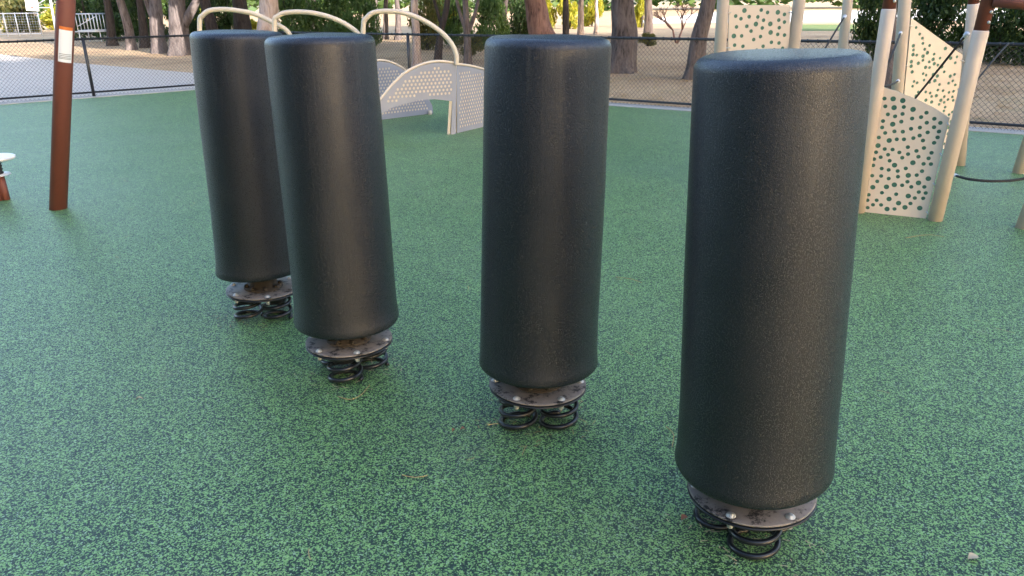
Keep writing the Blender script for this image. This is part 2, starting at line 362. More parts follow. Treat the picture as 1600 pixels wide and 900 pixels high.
# ------------------------------------------------------------------ foam cylinders on springs
def bounce_post(base, lean, rotz, H_, rb, rt, label, seed, zb=0.252, dz=0.0):
    root = empty('spring_cylinder', base, label, 'bounce post', 'black foam cylinders on springs')
    rnd = random.Random(seed)
    tz = Matrix.Translation((0, 0, 0.16-dz)) @ Matrix.Rotation(math.atan2(lean[0], 1.3), 4, 'Y') @ Matrix.Rotation(-math.atan2(lean[1], 1.3), 4, 'X') @ Matrix.Translation((0, 0, -0.16))
    # springs
    for k in range(3):
        a = R(rotz+120*k); c = Vector((0.098*math.cos(a), 0.098*math.sin(a), 0)); turns = 3.1; pts = []
        n = int(turns*26); a0 = rnd.random()*6.28
        for i in range(n+1):
            q = i/n; th = a0+2*PI*turns*q; z = 0.004+0.137*max(0, min(1, (q*turns-0.25)/(turns-0.5)))
            bend = q*q*0.16
            pts.append(c+Vector((0.073*math.cos(th)+lean[0]*bend*0.4, 0.073*math.sin(th)+lean[1]*bend*0.4, z)))
        bm = bmesh.new(); tube(bm, pts, 0.0102, 10); sp = obj('spring', bm, M['black_metal'], root)
        bm = bmesh.new(); lathe(bm, [(0.050, 0.10), (0.054, 0.104), (0.054, 0.146), (0.050, 0.15)], 24, c=(c.x, c.y, 0)); obj('spring_clamp', bm, M['black_metal'], sp)
    # plates
    for z0, z1, nm, mm, rr in ((0.148, 0.156, 'lower_plate', M['black_metal'], 0.203), (0.160, 0.168, 'upper_plate', M['plate'], 0.201)):
        bm = bmesh.new(); lathe(bm, [(rr-.003, z0), (rr, z0+.002), (rr, z1-.002), (rr-.003, z1)], 72)
        bmesh.ops.transform(bm, matrix=tz, verts=bm.verts); obj(nm, bm, mm, root)
    bm = bmesh.new(); lathe(bm, [(0.19, 0.1555), (0.19, 0.1605)], 48); bmesh.ops.transform(bm, matrix=tz, verts=bm.verts); obj('rubber_gasket', bm, M['rope'], root)
    for k in range(6):
        a = R(rotz+28+60*k); c = (0.178*math.cos(a), 0.178*math.sin(a), 0)
        bm = bmesh.new(); lathe(bm, [(0.0155, 0.168), (0.0155, 0.1705), (0.012, 0.1710), (0.0115, 0.1745), (0.006, 0.1785)], 14, c=c)
        lathe(bm, [(0.008, 0.124), (0.0105, 0.127), (0.0115, 0.138), (0.0115, 0.148)], 6, c=c)
        bmesh.ops.transform(bm, matrix=tz, verts=bm.verts); obj('bolt', bm, M['zinc'], root)
    # hub
    bm = bmesh.new(); lathe(bm, [(0.105, 0.168), (0.105, 0.176), (0.075, 0.178), (0.072, 0.30)], 40)
    for k in range(8):
        a = 2*PI*k/8+0.4; lathe(bm, [(0.013, 0.176), (0.013, 0.186), (0.008, 0.192)], 6, c=(0.090*math.cos(a), 0.090*math.sin(a), 0))
    bmesh.ops.transform(bm, matrix=tz, verts=bm.verts); obj('hub', bm, M['rust'], root)
    # foam body
    rb2 = rb+0.004; prof = [(0.03, zb+.008), (rb*0.80, zb+.004), (rb2-.014, zb+.001), (rb2-.004, zb+.004), (rb2, zb+.013), (rb+.002, zb+.040)]
    nz = 46
    for i in range(1, nz):
        q = i/nz; z = zb+.04+(H_-.04-zb-.04)*q
        r = rb+(rt-rb)*q**1.3
        prof.append((r, z))
    e = 0.033
    for k in range(8):
        a = (PI/2)*k/7; prof.append((rt-e+e*math.cos(a), H_-e+e*math.sin(a)))
    prof += [(rt*0.7, H_+.003), (rt*0.3, H_+.005), (0.02, H_+.005)]
    ph = [rnd.uniform(0, 10) for _ in range(4)]
    def wob(a, z):
        nv = noise.noise(Vector((math.cos(a)*1.1+ph[0], math.sin(a)*1.1+ph[1], z*1.4)))
        nf = noise.noise(Vector((math.cos(a)*2.5+ph[2], math.sin(a)*2.5, z*7)))
        low = math.exp(-(z-zb)/0.07)
        return 1+0.022*low+0.020*nv+0.004*nf+0.018*low*math.sin(2*a+ph[3])+0.012*low*math.sin(3*a+ph[1])
    bm = bmesh.new(); lathe(bm, prof, 128, wob)
    for v_ in bm.verts:
        if v_.co.z > H_-0.06: v_.co.z += 0.004*noise.noise(v_.co*6+Vector((ph[0], 0, 0)))
        if v_.co.z < zb+0.08: v_.co.z += 0.009*math.sin(math.atan2(v_.co.y, v_.co.x)*1+ph[2])
    bmesh.ops.transform(bm, matrix=tz, verts=bm.verts)
    bmesh.ops.recalc_face_normals(bm, faces=bm.faces); fb = obj('foam_body', bm, M['skin'], root)
    for p_ in fb.data.polygons:
        if p_.normal.z < -0.6: p_.use_smooth = False
    return root
bounce_post((0.774, 2.125, 0), (-0.050, 0.0), -94, 1.527, 0.239, 0.226, 'nearest black foam cylinder on springs, at the right, in front of the tan climber', 3, 0.262, 0.012)
bounce_post((0.102, 2.866, 0), (0.035, 0.0), -28, 1.534, 0.238, 0.225, 'second nearest black foam cylinder, standing alone between the nearest one and the left pair', 8)
bounce_post((-0.774, 3.33, 0), (-0.004, 0.0), -96, 1.533, 0.233, 0.224, 'front black foam cylinder of the overlapping left pair', 15, 0.268)
bounce_post((-1.398, 4.06, 0), (0.034, 0.0), -35, 1.530, 0.232, 0.224, 'farthest black foam cylinder, leaning partly behind the front one of the left pair', 22, 0.275)

# ------------------------------------------------------------------ climber of tan posts at the right
climber = empty('post_climber', G(1400, 336), 'tan post climber with perforated tan panels, red-brown sleeves and black ropes at the right', 'climbing frame')
CL = climber.location.copy()
def cpart(name, bm, m, parent=climber, smooth=True):
    bmesh.ops.translate(bm, verts=bm.verts, vec=-CL); return obj(name, bm, m, parent, smooth)
def cpost(base, top, r=0.05, sleeve=None, ztop=2.6):
    base = Vector(base); d = (Vector(top)-base); d = d/d.z
    bm = bmesh.new(); zt = sleeve if sleeve else ztop
    tube(bm, [base-d*0.1, base+d*(zt-0.012), base+d*zt], [r, r, r*0.93], 24)
    p = cpart('post', bm, M['tan'])
    if sleeve:
        bm = bmesh.new(); tube(bm, [base+d*zt, base+d*ztop], r*0.90, 24)
        s = cpart('sleeve', bm, M['brown'], p)
        for k in (0.055, 0.125):
            pb = base+d*(zt+k)+Vector((0.012, -r*0.90, 0)); bm = bmesh.new(); bmesh.ops.create_uvsphere(bm, u_segments=12, v_segments=8, radius=0.012); bmesh.ops.translate(bm, verts=bm.verts, vec=pb)
            cpart('bolt', bm, M['zinc'], s)
    return base, d
gD = G(1340, 331); pD = cpost(gD, P(1389, 12, gD.y), 0.052, P(1389, 14, gD.y).z)
gG = G(1461, 344); pG = cpost(gG, P(1533, 47, gG.y-0.05), 0.054, P(1533, 47, gG.y).z)
gF = G(1499, 258); pF = cpost(gF, P(1521, 6, gF.y), 0.055, P(1521, 6, gF.y).z)
gE = Vector((*P(1398, 225, 7.9).xy, 0)); pE = cpost(gE, P(1414, 0, gE.y), 0.057)
gA = Vector((*P(1119, 200, 7.15).xy, 0)); pA = cpost(gA, P(1130, 0, 7.15), 0.052)
gB = Vector((*P(1232, 200, 7.15).xy, 0)); gB.x = P(1241, 75, 7.15).x-0.02; pB = cpost(gB, P(1249, 0, 7.15), 0.052)
gC = Vector((P(1322, 75, 8.5).x-0.01, 8.5, 0)); pC = cpost(gC, P(1325, 0, 8.5), 0.050)
gH = G(1591, 270); pH = cpost(gH, gH+Vector((0.16, 0, 1.6)), 0.054)
gI = G(1599, 356); pI = cpost(gI, gI+Vector((0.22, 0, 1.6)), 0.055)
def perforated(name, corners, holes, thick, m, parent, origin, a, nrm, rmap=None):
    """flat board through upright plane at a with normal nrm, real round holes"""
    ux = nrm.cross(Vector((0, 0, 1))).normalized(); uz = Vector((0, 0, 1))
    to2 = lambda p: ((p-a).dot(ux), (p-a).dot(uz))
    cu = bpy.data.curves.new('tmp', 'CURVE'); cu.dimensions = '2D'; cu.fill_mode = 'BOTH'; cu.extrude = thick/2; cu.bevel_depth = 0.0015 if thick > .012 else 0; cu.bevel_resolution = 1
    def spl(pts):
        s = cu.splines.new('POLY'); s.points.add(len(pts)-1); s.use_cyclic_u = True
        for i, (x, y) in enumerate(pts): s.points[i].co = (x, y, 0, 1)
    spl([to2(p) for p in corners])
    for hx, hy, hr in holes:
        sg = 14 if hr > 0.012 else 8
        spl([(hx+hr*math.cos(2*PI*k/sg), hy+hr*math.sin(2*PI*k/sg)) for k in range(sg)])
    to = bpy.data.objects.new('tmp', cu); COL.objects.link(to)
    dg = bpy.context.evaluated_depsgraph_get(); me = bpy.data.meshes.new_from_object(to.evaluated_get(dg))
    bpy.data.objects.remove(to); bpy.data.curves.remove(cu)
    rot = Matrix((ux, uz, nrm.normalized())).transposed().to_4x4()
    me.transform(Matrix.Translation(a-origin) @ rot); me.materials.clear(); me.materials.append(m); me.name = name
    o = bpy.data.objects.new(name, me); COL.objects.link(o); o.parent = parent
    return o
def sandwich(pts, hs, cap, core, parent, origin, a, nrm):
    """two-colour board: caps with cut-out discs over a core sheet of another colour"""
    n_ = nrm.normalized()
    o = perforated('perforated_panel', pts, hs, 0.006, cap, parent, origin, a+n_*0.009, nrm)
    c_ = perforated('core_sheet', pts, [], 0.011, core, parent, origin, a, nrm); c_.parent = o
    b_ = perforated('back_sheet', pts, hs, 0.006, cap, parent, origin, a-n_*0.009, nrm); b_.parent = o
    return o
def inside(x, y, poly, mg):
    c = False; n = len(poly); md = 1e9
    for i in range(n):
        x1, y1 = poly[i]; x2, y2 = poly[(i+1) % n]
        if (y1 > y) != (y2 > y) and x < (x2-x1)*(y-y1)/(y2-y1)+x1: c = not c
        L2 = (x2-x1)**2+(y2-y1)**2; s = max(0, min(1, ((x-x1)*(x2-x1)+(y-y1)*(y2-y1))/L2))
        md = min(md, math.hypot(x-x1-s*(x2-x1), y-y1-s*(y2-y1)))
    return c and md > mg
def random_holes(poly, r0, r1, mg, gap, n, seed):
    rnd = random.Random(seed); xs = [p[0] for p in poly]; ys = [p[1] for p in poly]; hs = []
    for _ in range(20000):
        if len(hs) >= n: break
        x = rnd.uniform(min(xs), max(xs)); y = rnd.uniform(min(ys), max(ys)); r = r1 if rnd.random() < 0.25 else r0
        if inside(x, y, poly, mg+r) and all(math.hypot(x-a, y-b_) > r+c_+gap for a, b_, c_ in hs): hs.append((x, y, r))
    return hs
def climb_panel(px, a, b, nholes, seed, gap=0.014, r=(0.0155, 0.020)):
    a = Vector((a.x, a.y, 0)); b = Vector((b.x, b.y, 0))
    nrm = (b-a).cross(Vector((0, 0, 1))).normalized()
    if nrm.y > 0: nrm = -nrm
    pts = [OnPlane(u, v_, a, b) for u, v_ in px]
    ux = nrm.cross(Vector((0, 0, 1))).normalized(); poly = [((p-a).dot(ux), (p-a).z) for p in pts]
    hs = random_holes(poly, r[0], r[1], 0.022, gap, nholes, seed)
    o = sandwich(pts, hs, M['tan_panel'], M['core'], climber, CL, a, nrm)
    for i in range(len(pts)):
        p, q = pts[i], pts[(i+1) % len(pts)]
        if abs((q-p).z) > abs((q-p).dot(ux))*2:
            nb_ = 4; inn = (sum(pts, Vector())/len(pts)-(p+q)/2).normalized()
            for k in range(nb_):
                c = p.lerp(q, 0.06+0.88*k/(nb_-1))
                bm = bmesh.new(); tube(bm, [c-inn*0.030+nrm*0.018-CL, c+inn*0.016+nrm*0.018-CL], 0.0055, 8); obj('panel_clip', bm, M['zinc'], o)
    return o
climb_panel([(1377, 135), (1402, 143), (1434, 156), (1462, 170), (1484, 184), (1447, 341), (1344, 330)], G(1344, 330), G(1447, 341), 100, 5)
climb_panel([(1423, 28), (1503, 86), (1486, 232), (1404, 232)], gE, gF, 118, 9, 0.006, (0.0150, 0.0185))
climb_panel([(1139, 8), (1234, 8), (1231, 190), (1135, 190)], gA, gB, 86, 12, 0.020, (0.0165, 0.021))
def rope(pts, r=0.009, ends=(True, False), ro=M['rope']):
    bm = bmesh.new(); tube(bm, catmull(pts, 8), r, 10); o = cpart('rope', bm, ro)
    for flag, (a, b_) in zip(ends, ((pts[0], pts[1]), (pts[-1], pts[-2]))):
        if flag:
            d = (Vector(b_)-Vector(a)).normalized(); bm = bmesh.new()
            tube(bm, [a-d*0.015, a+d*0.012, a+d*0.02, a+d*0.055, a+d*0.06], [0.019, 0.019, 0.014, 0.014, 0.010], 12); cpart('rope_ferrule', bm, M['alloy'], o)
rope([P(1510, 54, 5.95), P(1470, 104, 6.2), P(1425, 160, 7.4)])
rope([P(1407, 52, 7.7), P(1395, 82, 6.5), P(1378, 122, 6.3)])
rope([P(1403, 127, 7.7), P(1390, 133, 6.5), P(1374, 137, 6.3)])
rope([P(1320, 26, 8.4), P(1306, 48, 8.0), P(1270, 108, 7.6)])
rope([P(1576, 68, 8.4), P(1552, 94, 8.0), P(1518, 136, 7.6)], ends=(False, False))
rope([P(1492, 274, 6.9), P(1515, 280, 6.7), P(1555, 283, 6.6), P(1600, 279, 6.6), P(1650, 262, 6.6)], 0.012)
bm = bmesh.new(); tube(bm, [P(1552, 0, 5.75), P(1600, 5, 5.7), P(1700, 14, 5.6)], 0.045, 20); cpart('cross_beam', bm, M['brown'])

# ------------------------------------------------------------------ grey arched climber with tan handrails
ga = G(704, 210)
arch = empty('arch_bridge', ga, 'grey perforated arch bridge with cream edges and curved tan handrails, behind the foam cylinders', 'play bridge')
def arch_panel(edge_px, a, b, hexr=0.0165, step=0.055, off=(0, 0, 0)):
    a = Vector((a.x, a.y, 0)); b = Vector((b.x, b.y, 0)); nrm = (b-a).cross(Vector((0, 0, 1))).normalized()
    if nrm.y > 0: nrm = -nrm
    pts = [OnPlane(u, v_, a, b) for u, v_ in edge_px]
    ux = nrm.cross(Vector((0, 0, 1))).normalized(); poly = [((p-a).dot(ux), (p-a).z) for p in pts]
    xs = [p[0] for p in poly]; ys = [p[1] for p in poly]; hs = []; row = 0; y = min(ys)
    while y < max(ys):
        x = min(xs)+(step/2 if row % 2 else 0)
        while x < max(xs):
            if inside(x, y, poly, 0.062): hs.append((x, y, hexr))
            x += step
        y += step*0.84; row += 1
    o = sandwich(pts, hs, M['grey'], M['cream'], arch, ga, a, nrm)
    return o, pts, nrm
gl = G(560, 224)
top = [(561, 215), (571, 190), (583, 172), (596, 155), (612, 135), (632, 116), (655, 104), (678, 98), (702, 99), (712, 102)]
bot = [(712, 211), (704, 210), (706, 158), (680, 155), (655, 156), (632, 162), (612, 168), (597, 176), (588, 190), (578, 222)]
p1, pts1, n1 = arch_panel(top+bot, gl, ga)
p2, pts2, n2 = arch_panel([(713, 102), (730, 104), (748, 108), (775, 117), (800, 132), (800, 189), (755, 198), (713, 208)], ga, G(755, 198))
def trim(px, a, b, nm='edge_trim', r=0.017):
    a = Vector((a.x, a.y, 0)); b = Vector((b.x, b.y, 0)); pts = catmull([OnPlane(u, v_, a, b)+Vector((0, 0.01, 0))-ga for u, v_ in px], 5)
    bm = bmesh.new(); tube(bm, pts, r, 8); obj(nm, bm, M['cream'], arch)
trim([(q[0], q[1]-2) for q in top], gl, ga)
trim([(713, 100), (730, 102), (748, 106), (775, 115), (800, 130)], ga, G(755, 198))
# cream side board of the leg and the foot of the near end
def board(c0_, c1_, depth, nm):
    bm = bmesh.new(); d = Vector((-0.035, 0, 0))
    vs = [c0_, c1_, c1_+Vector((0.0, depth, 0)), c0_+Vector((0.0, depth, 0))]
    top_ = [bm.verts.new(v_-ga) for v_ in vs]; lo = [bm.verts.new(v_+d-ga) for v_ in vs]
    bm.faces.new(top_); bm.faces.new(lo[::-1])
    for i in range(4): bm.faces.new((top_[i], lo[i], lo[(i+1) % 4], top_[(i+1) % 4]))
    bmesh.ops.recalc_face_normals(bm, faces=bm.faces); return obj(nm, bm, M['cream'], arch, False)
board(OnPlane(706, 158, gl, ga), G(703, 210), 0.30, 'leg_board')
board(P(591, 178, 9.6), G(598, 223), 0.10, 'leg_board')
# far panel
gb0, gb1 = G(590, 188), G(680, 177)
arch_panel([(560, 108), (575, 100), (592, 96), (608, 98), (622, 104), (636, 114), (655, 135), (668, 152), (675, 165), (676, 177), (596, 187), (560, 190)], gb0, gb1, 0.0165, 0.055)
trim([(560, 106), (575, 98), (592, 94), (608, 96), (622, 102), (636, 112), (655, 133), (668, 150)], gb0, gb1, 'edge_trim', 0.014)
bm = bmesh.new(); tube(bm, [G(672, 179)-ga-Vector((0, 0, .02)), G(672, 179)-ga+Vector((0, 0, 0.06))], 0.03, 14); obj('foot', bm, M['cream'], arch)
def handrail(px, Y, tail_dz, label=None):
    pts = [P(u, v_, Y) for u, v_ in px]; a = pts[0].copy(); b_ = pts[-1].copy()
    pts = catmull([a-Vector((0, 0, tail_dz[0]*a.z)), a-Vector((0.004, 0, 0.25*a.z))]+pts[1:]+([b_-Vector((-0.06, 0, 0.15*b_.z)), b_-Vector((-0.07, 0, tail_dz[1]*b_.z))] if tail_dz[1] else []), 8)
    bm = bmesh.new(); tube(bm, [p-ga for p in pts], 0.031, 14); obj('handrail', bm, M['cream'], arch)
handrail([(566, 50), (568, 38), (573, 28), (581, 21), (593, 18), (608, 17.5), (628, 19.5), (656, 29), (684, 46), (704, 66), (713, 86), (713, 101)], 10.40, (1.0, 0))
handrail([(427, 44), (429, 34), (434, 26), (442, 21), (454, 19), (470, 18.7), (490, 20.5), (516, 27), (542, 39), (562, 56), (572, 84)], 10.6, (1.0, 0.98))
handrail([(310, 46), (312, 34), (317, 24), (325, 17.5), (337, 15), (352, 14.6), (370, 16.5), (398, 22), (428, 36), (450, 50), (460, 76)], 10.8, (1.0, 0.98))

# ------------------------------------------------------------------ red-brown leaning pole with its sticker
pb = G(91, 326); pt = P(103, 0, pb.y)
pole = empty('leaning_pole', pb, 'red-brown leaning steel pole with a white and orange warning sticker at the left', 'pole')
dd = (pt-pb)/(pt-pb).z
bm = bmesh.new(); tube(bm, [-dd*0.1, dd*3.0], 0.070, 40); body = obj('tube', bm, M['brown'], pole)
def sticker(v0, v1, mt, u0=-1.30, u1=0.62, rr=0.0712, nm='sticker', par=pole):
    c0_ = (P(100, v0, pb.y)-pb).z; c1_ = (P(100, v1, pb.y)-pb).z
    bm = bmesh.new(); x, y = frame(dd); rows = []
    ax = Vector((1, 0, 0)); ax = (ax-dd.normalized()*ax.dot(dd.normalized())).normalized(); ay = dd.normalized().cross(ax)
    if ay.y > 0: ay = -ay
    for z in (c0_, c1_):
        rows.append([bm.verts.new(dd*z+(ax*math.sin(a)+ay*math.cos(a))*rr) for a in [u0+(u1-u0)*k/14 for k in range(15)]])
    for k in range(14): bm.faces.new((rows[0][k], rows[0][k+1], rows[1][k+1], rows[1][k]))
    bmesh.ops.recalc_face_normals(bm, faces=bm.faces)
    return obj(nm, bm, mt, par)
st_ = sticker(40, 95, M['paper'], -0.12, 1.35)
sticker(40, 45, M['orange'], -0.12, 1.35, 0.0716, 'sticker_header', st_)
for i, v0 in enumerate((82, 84.5, 87, 89)):
    sticker(v0, v0+1.0, M['print'], -0.04, 1.25, 0.0716, 'print_line', st_)

# ------------------------------------------------------------------ stool at the left edge
sb = G(6, 314); sx = P(-12, 246, sb.y+0.05)
stool = empty('saucer_stool', (sx.x, sx.y, 0), 'white round saucer seat on a dark stem and red-brown legs, cut by the left edge', 'stool')
bm = bmesh.new(); zt = sx.z
lathe(bm, [(0.02, zt-.035), (0.13, zt-.032), (0.172, zt-.020), (0.182, zt-.008), (0.180, zt+.004), (0.168, zt+.010), (0.10, zt+.004), (0.02, zt)], 48); obj('seat', bm, M['white'], stool)
bm = bmesh.new(); lathe(bm, [(0.055, zt-.15), (0.062, zt-.14), (0.050, zt-.125), (0.060, zt-.11), (0.050, zt-.095), (0.060, zt-.08), (0.050, zt-.065), (0.064, zt-.05), (0.064, zt-.034)], 28); obj('rubber_stem', bm, M['rope'], stool)
bm = bmesh.new(); lathe(bm, [(0.11, zt-.163), (0.115, zt-.158), (0.11, zt-.150)], 32); obj('flange', bm, M['alloy'], stool)
dx = sb.x-sx.x
for a in (0.0, 2.09, 4.19):
    bm = bmesh.new(); e = Vector((math.cos(a), math.sin(a), 0)); tube(bm, [e*0.03+Vector((0, 0, zt-.16)), e*(dx*0.88)-Vector((0, 0, .03))], 0.032, 18); obj('leg', bm, M['brown'], stool)

# ------------------------------------------------------------------ things on and beyond the court
cq = G(134, 66)
cart = empty('frame_cart', cq, 'small white metal frame cart with upright bars beyond the fence, right of the red-brown pole', 'cart')
def cp(u, v_, dy=0.0): return P(u, v_, cq.y+dy)-cq
bm = bmesh.new()
W0, W1 = cp(117, 22), cp(150, 22); zt_ = W0.z; zb_ = cp(120, 48).z
for y in (0.0, 1.0):
    for z in (zt_, zb_): bar(bm, (W0.x, y, z), (W1.x, y, z), 0.028)
    for k in range(7): bar(bm, (W0.x+(W1.x-W0.x)*k/6, y, zb_), (W0.x+(W1.x-W0.x)*k/6, y, zt_), 0.022)
for x in (W0.x, W1.x):
    for z in (zt_, zb_): bar(bm, (x, 0, z), (x, 1.0, z), 0.028)
bar(bm, (W0.x, 0, zb_+.2), (W1.x, 0, zt_-.1), 0.02)
obj('cage', bm, M['alloy'], cart)
bm = bmesh.new(); box(bm, ((W0.x+W1.x)/2, 0.5, zb_-.05), (W1.x-W0.x+.3, 1.1, .05)); obj('deck', bm, M['alloy'], cart)
for x in (W0.x, W1.x):
    for y in (0.05, 0.95):
        bm = bmesh.new(); bar(bm, (x, y, 0.0), (x, y, zb_-.07), 0.03); obj('leg', bm, M['alloy'], cart)
# sign board on a pole, its stem behind the red-brown pole
gs = G(97, 100)
sign = empty('hanging_board', gs, 'white board with a red mark held out from a slim grey post, top left corner', 'sign')
bm = bmesh.new(); a_, b2 = P(43, 17, gs.y)-gs, P(62, 17, gs.y)-gs
box(bm, ((a_.x+b2.x)/2, 0, a_.z+0.33), (b2.x-a_.x, 0.03, 0.66), Matrix.Rotation(R(4), 4, 'Y')); bd = obj('board', bm, M['white'], sign, False)
bm = bmesh.new(); box(bm, ((a_.x+b2.x)/2-.01, -0.018, a_.z+0.09), (0.09, 0.006, 0.06), Matrix.Rotation(R(4), 4, 'Y')); obj('red_mark', bm, M['red'], bd, False)
bm = bmesh.new(); tube(bm, [(0, 0, -.05), (0.06, 0, 2.4)], 0.035, 14); obj('post', bm, M['alloy'], sign)
bm = bmesh.new(); zz = (P(62, 12, gs.y)-gs).z; tube(bm, [(b2.x, 0, zz), (0.04, 0, zz)], 0.012, 8); obj('arm', bm, M['alloy'], sign)
bm = bmesh.new(); zz = (P(62, 6, gs.y)-gs).z; tube(bm, [(b2.x, 0, zz), (0.04, 0, zz+.2)], 0.012, 8); obj('arm', bm, M['alloy'], sign)
# far low fence
f0, f1 = G(-60, 57), G(66, 55)
ff = empty('mesh_fence', f0, 'distant pale mesh fence with thin posts beyond the court, top left', 'fence')
d = f1-f0; L = d.length; d.normalize()
for z in (1.35, 0.1):
    bm = bmesh.new(); tube(bm, [Vector((0, 0, z)), d*L+Vector((0, 0, z))], 0.03, 8); obj('rail', bm, M['alloy'], ff)
bm = bmesh.new(); s = 0
while s < L:
    bar(bm, d*s+Vector((0, 0, .1)), d*(s)+Vector((0, 0, 1.35)), 0.006, 0, 3); s += 0.16
z = 0.2
while z < 1.3: bar(bm, Vector((0, 0, z)), d*L+Vector((0, 0, z)), 0.006, 0, 3); z += 0.16
obj('mesh', bm, M['alloy'], ff)
for k in range(8):
    bm = bmesh.new(); tube(bm, [d*(L*k/7)-Vector((0, 0, .05)), d*(L*k/7)+Vector((0, 0, 1.4))], 0.035, 8); obj('post', bm, M['alloy'], ff)

# ------------------------------------------------------------------ trees
def leaf_cloud(seed, n, rx, rz, size, blobs=14, flat=0.25, hollow=0.35):
    """leaf faces gathered in uneven clumps through a crown's volume; base of the crown at z=0"""
    rnd = random.Random(seed); bm = bmesh.new(); cl = []
    for k in range(blobs):
        a = rnd.uniform(0, 2*PI); r = rx*math.sqrt(rnd.random())*0.75; z = rz*(0.12+0.76*rnd.random())
        q = 1-abs(z/rz-0.45)*0.8
        cl.append((r*math.cos(a)*q, r*math.sin(a)*q, z, rnd.uniform(0.22, 0.42)*rx))
    for i in range(n):
        c = rnd.choice(cl); u = Vector((rnd.gauss(0, 1), rnd.gauss(0, 1), rnd.gauss(0, 1))).normalized()*c[3]*(rnd.random()**0.45)
        p = Vector((c[0]+u.x, c[1]+u.y, c[2]+u.z*0.75))
        s = size*rnd.uniform(0.6, 1.3)
        n_ = Vector((rnd.gauss(0, 1), rnd.gauss(0, 1), rnd.gauss(0.4, 1))).normalized(); x, y = frame(n_)
        an = rnd.uniform(0, 6.28); x, y = x*math.cos(an)+y*math.sin(an), y*math.cos(an)-x*math.sin(an)
        vs = [bm.verts.new(p+q) for q in (x*s, y*s*0.42+n_*s*0.1, -x*s, -y*s*0.42-n_*s*0.05)]
        bm.faces.new(vs)
    me = bpy.data.meshes.new('crown'); bm.to_mesh(me); bm.free(); return me
CROWNS = [leaf_cloud(11+k, 9000, 4.0, 6.5, 0.32, 30) for k in range(3)]
LOWLEAF = [leaf_cloud(40+k, 5200, 1.0, 1.0, 0.045, 16) for k in range(4)]
LOWFAR = [leaf_cloud(60+k, 2600, 1.0, 1.0, 0.075, 12) for k in range(3)]
mats_of = {}
def inst(name, me, m, parent, loc, scale, rz):
    key = (me.name, m.name)
    if key not in mats_of:
        me2 = me.copy(); me2.materials.clear(); me2.materials.append(m); mats_of[key] = me2
    o = bpy.data.objects.new(name, mats_of[key]); COL.objects.link(o); o.parent = parent; o.location = loc; o.scale = scale; o.rotation_euler = (0, 0, rz); return o
def trunk_mesh(bm, pts, rad, seed, seg=26, flare=0.5):
    def fn(q, a, p):
        z = p.z
        fl = 1+flare*math.exp(-max(z, 0)/0.28)*(0.6+0.5*math.sin(5*a+seed)+0.3*math.sin(3*a+seed*2))
        return fl*(1+0.10*noise.noise(Vector((math.cos(a)*2, math.sin(a)*2+seed, z*0.9)))+0.07*noise.noise(Vector((math.cos(a)*6, math.sin(a)*6+seed, z*1.5))))
    tube(bm, catmull(pts, 7), [rad[0]+(rad[1]-rad[0])*k/(7*(len(pts)-1)) for k in range(7*(len(pts)-1)+1)], seg, True, 0, fn)
def tree(base, px_top, wpx, bark_, label, seed, H_=8.5, crown='leaf_dark', forks=None, cz=3.2, cs=1.0, group='trees beyond the fence', vis_top=0, crown_on=True):
    rnd = random.Random(seed); b_ = G(*base) if len(base) == 2 else Vector(base)
    root = empty('park_tree', (b_.x, b_.y, -0.05), label, 'tree', group)
    depth = b_.y*math.cos(PITCH)+0.7; r = wpx*depth/F/2 if wpx else 0.28
    tp = (P(px_top, vis_top, b_.y)-b_) if px_top is not None else Vector((0, 0, 1.6))
    tp = Vector((tp.x, 0, tp.z)); slope = tp/tp.z
    bend = Vector((rnd.uniform(-.25, .25), rnd.uniform(-.3, .3), 0))
    pts = [Vector((0, 0, -0.2)), slope*0.5*tp.z+Vector((rnd.uniform(-.4, .4)*r, 0, 0)), slope*tp.z, slope*(tp.z+1.2)+bend, slope*0.6*H_+bend*2+Vector((0, 0, 0.4*0)), Vector((slope.x*0.6*H_, slope.y, H_*0.9))+bend*2]
    pts[4] = Vector((slope.x*0.5*H_, 0, H_*0.65))+bend*2
    bm = bmesh.new(); trunk_mesh(bm, pts, (r*1.05, r*0.4), seed)
    for k in range(5):                              # limbs above
        z0 = H_*rnd.uniform(0.35, 0.7); a = rnd.uniform(0, 6.28); s0 = Vector((slope.x*z0*0.85, 0, z0))+bend
        tube(bm, catmull([s0, s0+Vector((math.cos(a)*0.9, math.sin(a)*0.9, 0.9)), s0+Vector((math.cos(a)*2.2, math.sin(a)*2.2, 1.8))], 4), [r*0.45*(1-0.08*j) for j in range(9)], 8)
    for fk in (forks or []):                       # (z start fraction px), list of pixels
        (w0, *pp) = fk
        q = [P(u, v_, b_.y)-b_ for u, v_ in pp]
        tube(bm, catmull(q, 5), [w0*depth/F/2*(1-0.35*j/(5*(len(q)-1))) for j in range(5*(len(q)-1)+1)], 14)
    obj('trunk', bm, M[bark_], root)
    if crown_on:
        inst('crown', CROWNS[seed % 3], M[crown], root, (slope.x*cz*1.3, 0, cz), (cs, cs, cs*rnd.uniform(0.95, 1.2)), rnd.uniform(0, 6))
    return root
